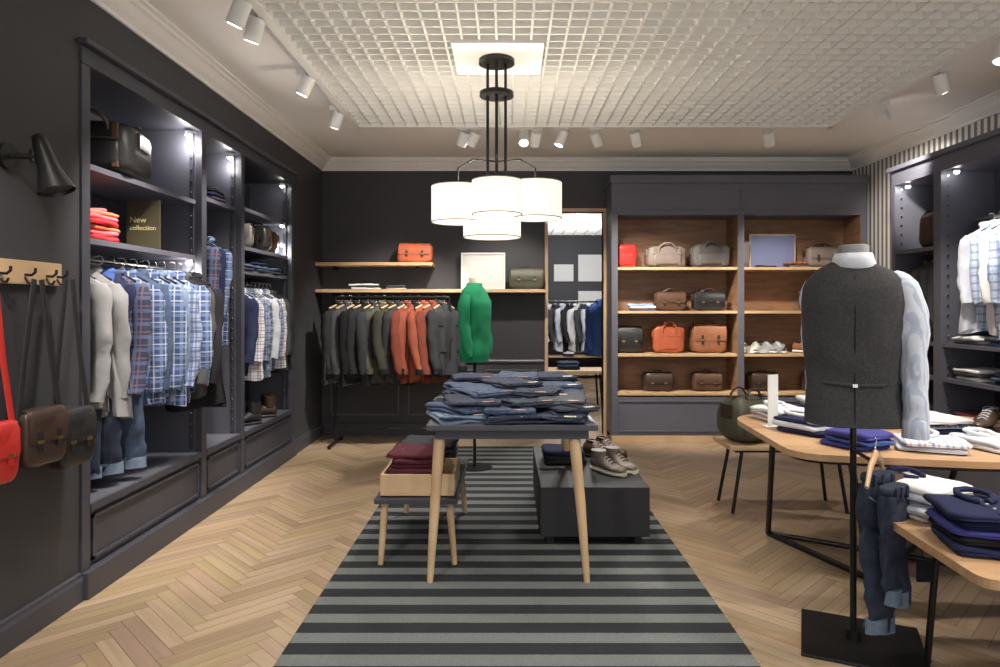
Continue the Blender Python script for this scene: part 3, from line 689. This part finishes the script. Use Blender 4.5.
b=B('price_tag',(1.55,2.48,.42)); b.box((-.03,0,-.04),(.03,.003,.04),'c_black',.001); b.tube([(0,0,.04),(-.02,.02,.14)],.0015,'c_black',5); b.done()

b=B('sweater_mannequin',(-.29,5.80,0),math.radians(68))
torso(b,[(1.665,.03,.035,0),(1.66,.048,.05,0),(1.60,.05,.055,0),(1.56,.055,.06,0)],'c_cream')
gp=[(1.60,.066,.062,0),(1.59,.078,.07,0),(1.565,.12,.083,0),(1.535,.165,.095,0),(1.50,.185,.105,0),(1.44,.19,.118,-.005),(1.34,.185,.122,-.005),(1.22,.175,.115,0),(1.1,.172,.112,0),(1.0,.18,.114,0),(.97,.176,.112,0),(.94,.174,.110,0)]
torso(b,dense(gp,3),'c_green',nz=.012); torso(b,[(1.605,.062,.06,0),(1.615,.066,.064,0),(1.60,.075,.07,0)],'c_green')
for sg in (-1,1):
    b.tube([(sg*.165,0,1.51),(sg*.20,0,1.45),(sg*.21,0,1.39),(sg*.215,.0,1.33),(sg*.217,0,1.27),(sg*.215,-.01,1.2),(sg*.213,-.02,1.14),(sg*.21,-.03,1.08),(sg*.205,-.04,1.03),(sg*.20,-.05,.98)],[.04,.060,.058,.056,.053,.050,.048,.046,.043,.036],'c_green',22,True,.9,.018,seed=sg)
b.cyl((0,0,.0),(0,0,.95),.014,'black'); b.cyl((0,0,0),(0,0,.02),.15,'black',seg=32)
b.done()

# ---------------------------------------------------------------- right tables
def rpoly(pts,r=.10,n=5):
    out=[]; N=len(pts)
    for i in range(N):
        p=Vector(pts[i]); a=(Vector(pts[i-1])-p).normalized(); c=(Vector(pts[(i+1)%N])-p).normalized()
        A=p+a*r; C=p+c*r
        for k in range(n+1):
            t=k/n; q=A*(1-t)**2+p*2*t*(1-t)+C*t**2; out.append((q.x,q.y))
    return out
TZ=.74
b=B('wooden_table')
b.prism(rpoly([(1.36,4.05),(1.30,3.02),(2.1,2.84),(2.75,2.9),(2.85,4.05),(2.0,4.45)],.16),TZ-.030,TZ,'tabletop')
b.prism(rpoly([(1.42,4.0),(1.36,3.1),(2.1,2.92),(2.68,2.98),(2.78,4.0),(2.0,4.35)],.14),TZ-.06,TZ-.0305,'black')
def leg(p,q,r=.017): b.cyl(p,q,r,'black',seg=8)
A,Bq,C,D=(1.60,4.10,.018),(1.85,3.40,.018),(2.62,3.45,.018),(2.6,4.1,.018)
leg((1.47,3.70,TZ-.06),A); leg((1.62,3.15,TZ-.06),Bq); leg((2.62,3.1,TZ-.06),C); leg((2.7,3.9,TZ-.06),D)
leg(A,Bq); leg(C,D); leg(A,C,.015); leg(Bq,D,.015)
b.done()
b=B('side_table')
Z2=.60
b.prism(rpoly([(1.40,1.96),(2.7,1.8),(2.75,2.66),(1.60,2.80),(1.45,2.66)],.06),Z2-.03,Z2,'tabletop')
b.prism(rpoly([(1.46,2.02),(2.64,1.87),(2.68,2.6),(1.62,2.72)],.06),Z2-.055,Z2-.0305,'black')
for p,q in (((1.60,2.14),(1.56,2.08)),((1.68,2.6),(1.66,2.64)),((2.55,1.98),(2.62,1.9)),((2.6,2.52),(2.66,2.56))): b.cyl((p[0],p[1],Z2-.055),(q[0],q[1],0),.013,'black')
b.done()
b=B('bench_seat')
b.box((1.50,4.50,.435),(2.35,4.88,.465),'oak',.006); b.box((1.55,4.54,.415),(2.3,4.84,.4345),'black')
for x,y,dx,dy in ((1.60,4.56,-.07,-.02),(1.60,4.82,-.07,.03),(2.25,4.56,.06,-.02),(2.25,4.82,.06,.03)): b.cyl((x,y,.42),(x+dx,y+dy,0),.012,'black')
b.done()
handbag('duffel_bag',(1.67,4.68,.466),.36,.32,.26,'l_olive',math.radians(25),'arc',flap=False,e=.7)

def onT(n,x,y,w,d,cols,rz,col=None,z=TZ,th=.028,seed=0): folded(n,(x,y,z+.001),w,d,cols,th,rz,collar=col,seed=seed)
onT('folded_shirt_stack',1.62,3.92,.26,.32,['c_white','pl4','c_white'],.2,'c_white',seed=1)
onT('folded_shirt_stack',1.95,4.08,.26,.32,['c_navy','c_blue','c_lblue','c_white'],-.1,'c_blue',seed=2)
onT('folded_shirt_stack',1.60,3.55,.24,.28,['c_navy','c_wshirt','c_navy'],.5,'c_white',seed=4)
onT('folded_shirt_stack',1.97,3.14,.28,.28,['c_wshirt','pl4'],-.4,'c_wshirt',seed=5)
onT('folded_shirt_stack',2.3,3.15,.28,.30,['c_white','c_wshirt'],.25,'c_white',seed=6)
onT('folded_shirt_stack',2.30,3.62,.28,.30,['c_navy','pl1','c_white'],.1,None,seed=7)
onT('folded_shirt_stack',2.3,4.0,.28,.30,['c_white','c_lblue'],.1,None,seed=77)
onT('folded_shirt_stack',1.66,3.18,.22,.24,['c_purple','c_blue','c_purple'],.5,None,seed=78)
shoes('leather_shoes',(2.62,3.55,TZ+.001),math.radians(120),'l_dbrown','l_black')
b=B('sign_holder',(1.47,3.70,TZ)); b.box((-.05,-.03,0),(.05,.03,.008),'paper',.002)
b.box((-.036,-.003,.008),(.036,.003,.29),'paper',.001,rot=Matrix.Rotation(.4,3,'Z')); b.done()
onT('folded_shirt_stack',1.61,2.60,.23,.26,['c_white','c_wshirt','pl4','c_wshirt','c_white'],.35,'c_navy',z=Z2,seed=8)
onT('folded_sweater_stack',1.61,2.25,.27,.28,['c_navy','c_black','c_purple','c_navy','c_navy'],-.2,'c_navy',z=Z2,seed=9)
onT('folded_sweater_stack',2.05,2.4,.28,.28,['c_navy','c_blue','c_navy'],-.2,None,z=Z2,seed=10)

# ---------------------------------------------------------------- pendant lamp
px,py=-.07,4.10
b=B('pendant_lamp',(px,py,0))
b.box((-.26,-.26,2.925),(.28,.26,2.944),'white',.003)
b.cyl((0,0,2.90),(0,0,2.925),.11,'black',seg=32); b.cyl((0,0,2.70),(0,0,2.725),.105,'black',seg=32)
for x,y in ((-.055,0),(.055,0),(0,-.05),(0,.05)): b.cyl((x,y,2.10),(x,y,2.91),.009,'black',seg=10)
b.cyl((0,0,2.16),(0,0,2.20),.03,'black'); b.cyl((0,0,1.9),(0,0,2.16),.009,'black')
def drum(x,y,z,r,h,top=False):
    cr=lambda q,zz:[(x+q*math.cos(2*math.pi*j/48),y+q*math.sin(2*math.pi*j/48),zz) for j in range(48)]
    b.rings([cr(r,z+.004),cr(r,z+h-.004)],'shade',False); b.rings([cr(r-.004,z+.004),cr(r-.004,z+h-.004)],'shade',False)
    for zz in (z,z+h-.005): b.rings([cr(r-.005,zz),cr(r+.001,zz),cr(r+.001,zz+.005),cr(r-.005,zz+.005)],'rim',False)
    b.cyl((x,y,z+.012),(x,y,z+.016),r-.006,'shadef',seg=48)
    b.cyl((x,y,z+h*.5),(x,y,z+h*.5+.05),.02,'bulb')
drum(-.24,.04,1.93,.165,.225); drum(.24,.05,1.955,.165,.225); drum(.005,-.13,1.955,.150,.205); drum(-.03,.08,1.84,.18,.17)
for x,y,z in ((-.24,.04,2.05),(.24,.05,2.08),(.005,-.13,2.08)):
    b.tube([(0,0,2.30),(x*.6,y*.6,2.32),(x,y,2.27),(x,y,z)],.006,'black',8)
b.done()
for x,y,z in ((-.24,.04,2.10),(.24,.05,2.12)):
    l=bpy.data.lights.new('pendant_bulb','POINT'); l.energy=20; l.shadow_soft_size=.05; l.color=(1,.9,.76); o=bpy.data.objects.new('pendant_bulb',l); o.location=(px+x,py+y,z); sc.collection.objects.link(o)

# ---------------------------------------------------------------- track spotlights, niche lights and added fill lights
def spot_light(name,loc,tgt,e,size=60,col=(1,.92,.81),rad=.05,blend=.7):
    l=bpy.data.lights.new(name,'SPOT'); l.energy=e; l.spot_size=math.radians(size); l.spot_blend=blend; l.color=col; l.shadow_soft_size=rad
    o=bpy.data.objects.new(name,l); o.location=loc; d=Vector(tgt)-Vector(loc); o.rotation_euler=d.to_track_quat('-Z','Y').to_euler(); sc.collection.objects.link(o); return o
b=B('lighting_track'); zt=H-.032
b.box((-1.37,-.5,zt),(-1.335,5.809,H-.002),'spotw'); b.box((-1.37,5.81,zt),(2.88,5.845,H-.002),'spotw'); b.box((2.845,-.5,zt),(2.88,5.809,H-.002),'spotw'); b.done()
heads=[(-1.35,3.35,(-2.25,3.7,1.0)),(-1.35,3.55,(-2.2,4.1,.6)),(-1.35,4.45,(-2.3,4.7,1.0)),(-1.35,5.26,(-2.2,5.7,1.0)),(-1.35,1.6,(-2.05,2.6,1.0)),(-1.35,.6,(.0,3.5,.5)),
 (-.39,5.83,(-1.2,7.0,1.1)),(-.30,5.83,(-1.3,7.1,1.1)),(.14,5.83,(0,4.2,.8)),(.24,5.83,(-.1,7.3,1.2)),(.47,5.83,(-.3,5.8,1.0)),(.77,5.83,(1.6,7.1,1.2)),(1.12,5.83,(1.9,7.1,1.0)),(2.28,5.83,(3.0,7.1,1.2)),
 (2.86,5.1,(3.75,6.0,2.3)),(2.86,4.4,(3.5,4.7,1.3)),(2.86,3.85,(2.2,3.6,.7)),(2.86,2.4,(1.6,2.6,.8)),(2.86,1.0,(1.5,2.8,1.0))]
for x,y,t in heads:
    o=Vector((x,y,2.86)); d=(Vector(t)-o).normalized()
    b=B('track_spotlight',(x,y,0)); O=Vector((0,0,2.885))
    b.box((-.06,-.016,2.955),(.06,.016,2.996),'spotw',.003); b.cyl((0,0,2.90),(0,0,2.96),.010,'spotw')
    b.cyl(O-d*.06,O+d*.068,.045,'spotw',seg=24); b.cyl(O+d*.0675,O+d*.0695,.034,'bulb',seg=24); b.done()
    spot_light('track_spot_light',(x+d.x*.09,y+d.y*.09,2.885+d.z*.09),t,160 if t[1]==7.1 and x>.5 else 135,58)
for y in (9,11.5):  # added fill lights without fixtures, brighten the room in the mirror opening
    l=bpy.data.lights.new('mirror_room_fill','POINT'); l.energy=80; l.shadow_soft_size=.15; o=bpy.data.objects.new('mirror_room_fill',l); o.location=(1.2,y,2.6); sc.collection.objects.link(o)
for p,e in (((-2.10,4.36,2.47),3.5),((-2.10,6.18,1.92),3),((-2.10,4.36,1.63),2),((-2.12,5.04,2.47),1.5)):
    l=bpy.data.lights.new('niche_light','POINT'); l.energy=e; l.shadow_soft_size=.02; l.color=(1,.95,.9); o=bpy.data.objects.new('niche_light',l); o.location=p; sc.collection.objects.link(o)
for x,y in ((-1.6,1.5),(0,1.2),(1.6,1.2),(0.2,3.0),(2.2,3.2),(-.6,5.0),(1.7,5.0),(-1.0,3.6)):  # extra fill spots added to light the floor, no lamp bodies
    spot_light('floor_fill_light',(x,y,2.93),(x,y,0),68,105,(1,.94,.86),.12,.9)

# contents of the room that imitates the mirror's reflection
b=B('clothes_rack',(1.15,10.6,0)); b.cyl((-.6,0,1.5),(.6,0,1.5),.015,'black')
for x in (-.6,.6): b.cyl((x,0,0),(x,0,1.5),.015,'black'); b.cyl((x,-.2,.02),(x,.2,.02),.015,'black')
b.done()
for i in range(9): garment('shirt',(.65+i*.11,10.6,1.5),math.radians(50),W=.4,L=.7,T=.1,m=['c_white','c_grey','c_wshirt','c_char'][i%4],sleeve=.5,seed=200+i)
garment('dress_shirt',(1.25,8.9,1.55),math.radians(10),W=.4,L=.7,T=.12,m='c_blue',seed=230)
b=B('picture_frame',(1.75,13.78,0)); b.box((-.3,-.03,1.95),(.3,0,2.5),'paper'); b.box((-.3,-.03,1.2),(.3,0,1.75),'paper'); b.done()
b=B('picture_frame',(1.15,13.78,0)); b.box((-.2,-.03,1.95),(.2,0,2.3),'paper'); b.done()
b=B('storage_shelf',(1.6,13.4,0))
for x in (-.9,.3,.9): b.box((x-.02,-.2,0),(x+.02,.2,1.15),'slate')
for z in (.1,.45,.8,1.15): b.box((-.92,-.2,z-.03),(.92,.2,z),'oak')
b.done()
for i in range(6): folded('folded_shirt_stack',(.95+.26*i,13.3,.45 if i%2 else .8),.22,.26,[['c_white','c_blue','c_grey'],['c_navy','c_white']][i%2],.04,seed=300+i)
b=B('low_table',(.95,9.4,0)); b.box((-.4,-.3,.5),(.4,.3,.54),'oak',.004)
for x in (-.35,.35):
    for y in (-.25,.25): b.cyl((x,y,0),(x*.9,y*.9,.5),.015,'black')
b.done()
folded('folded_jeans_stack',(.85,9.4,.54),.3,.3,['denim1','denim2','denim1'],.035,seed=311)

# ---------------------------------------------------------------- world, camera, view
w=bpy.data.worlds.new('World'); sc.world=w; w.use_nodes=True
w.node_tree.nodes['Background'].inputs[0].default_value=(1,.99,.97,1); w.node_tree.nodes['Background'].inputs[1].default_value=1.15
cam=bpy.data.cameras.new('Camera'); co=bpy.data.objects.new('Camera',cam); sc.collection.objects.link(co)
co.location=(0,0,1.4); co.rotation_euler=(math.radians(90),0,0); cam.lens=24.0; cam.sensor_width=36; cam.shift_x=-.008; cam.shift_y=-.0255; cam.clip_start=.05
sc.camera=co
sc.view_settings.view_transform='Standard'; sc.view_settings.exposure=.15
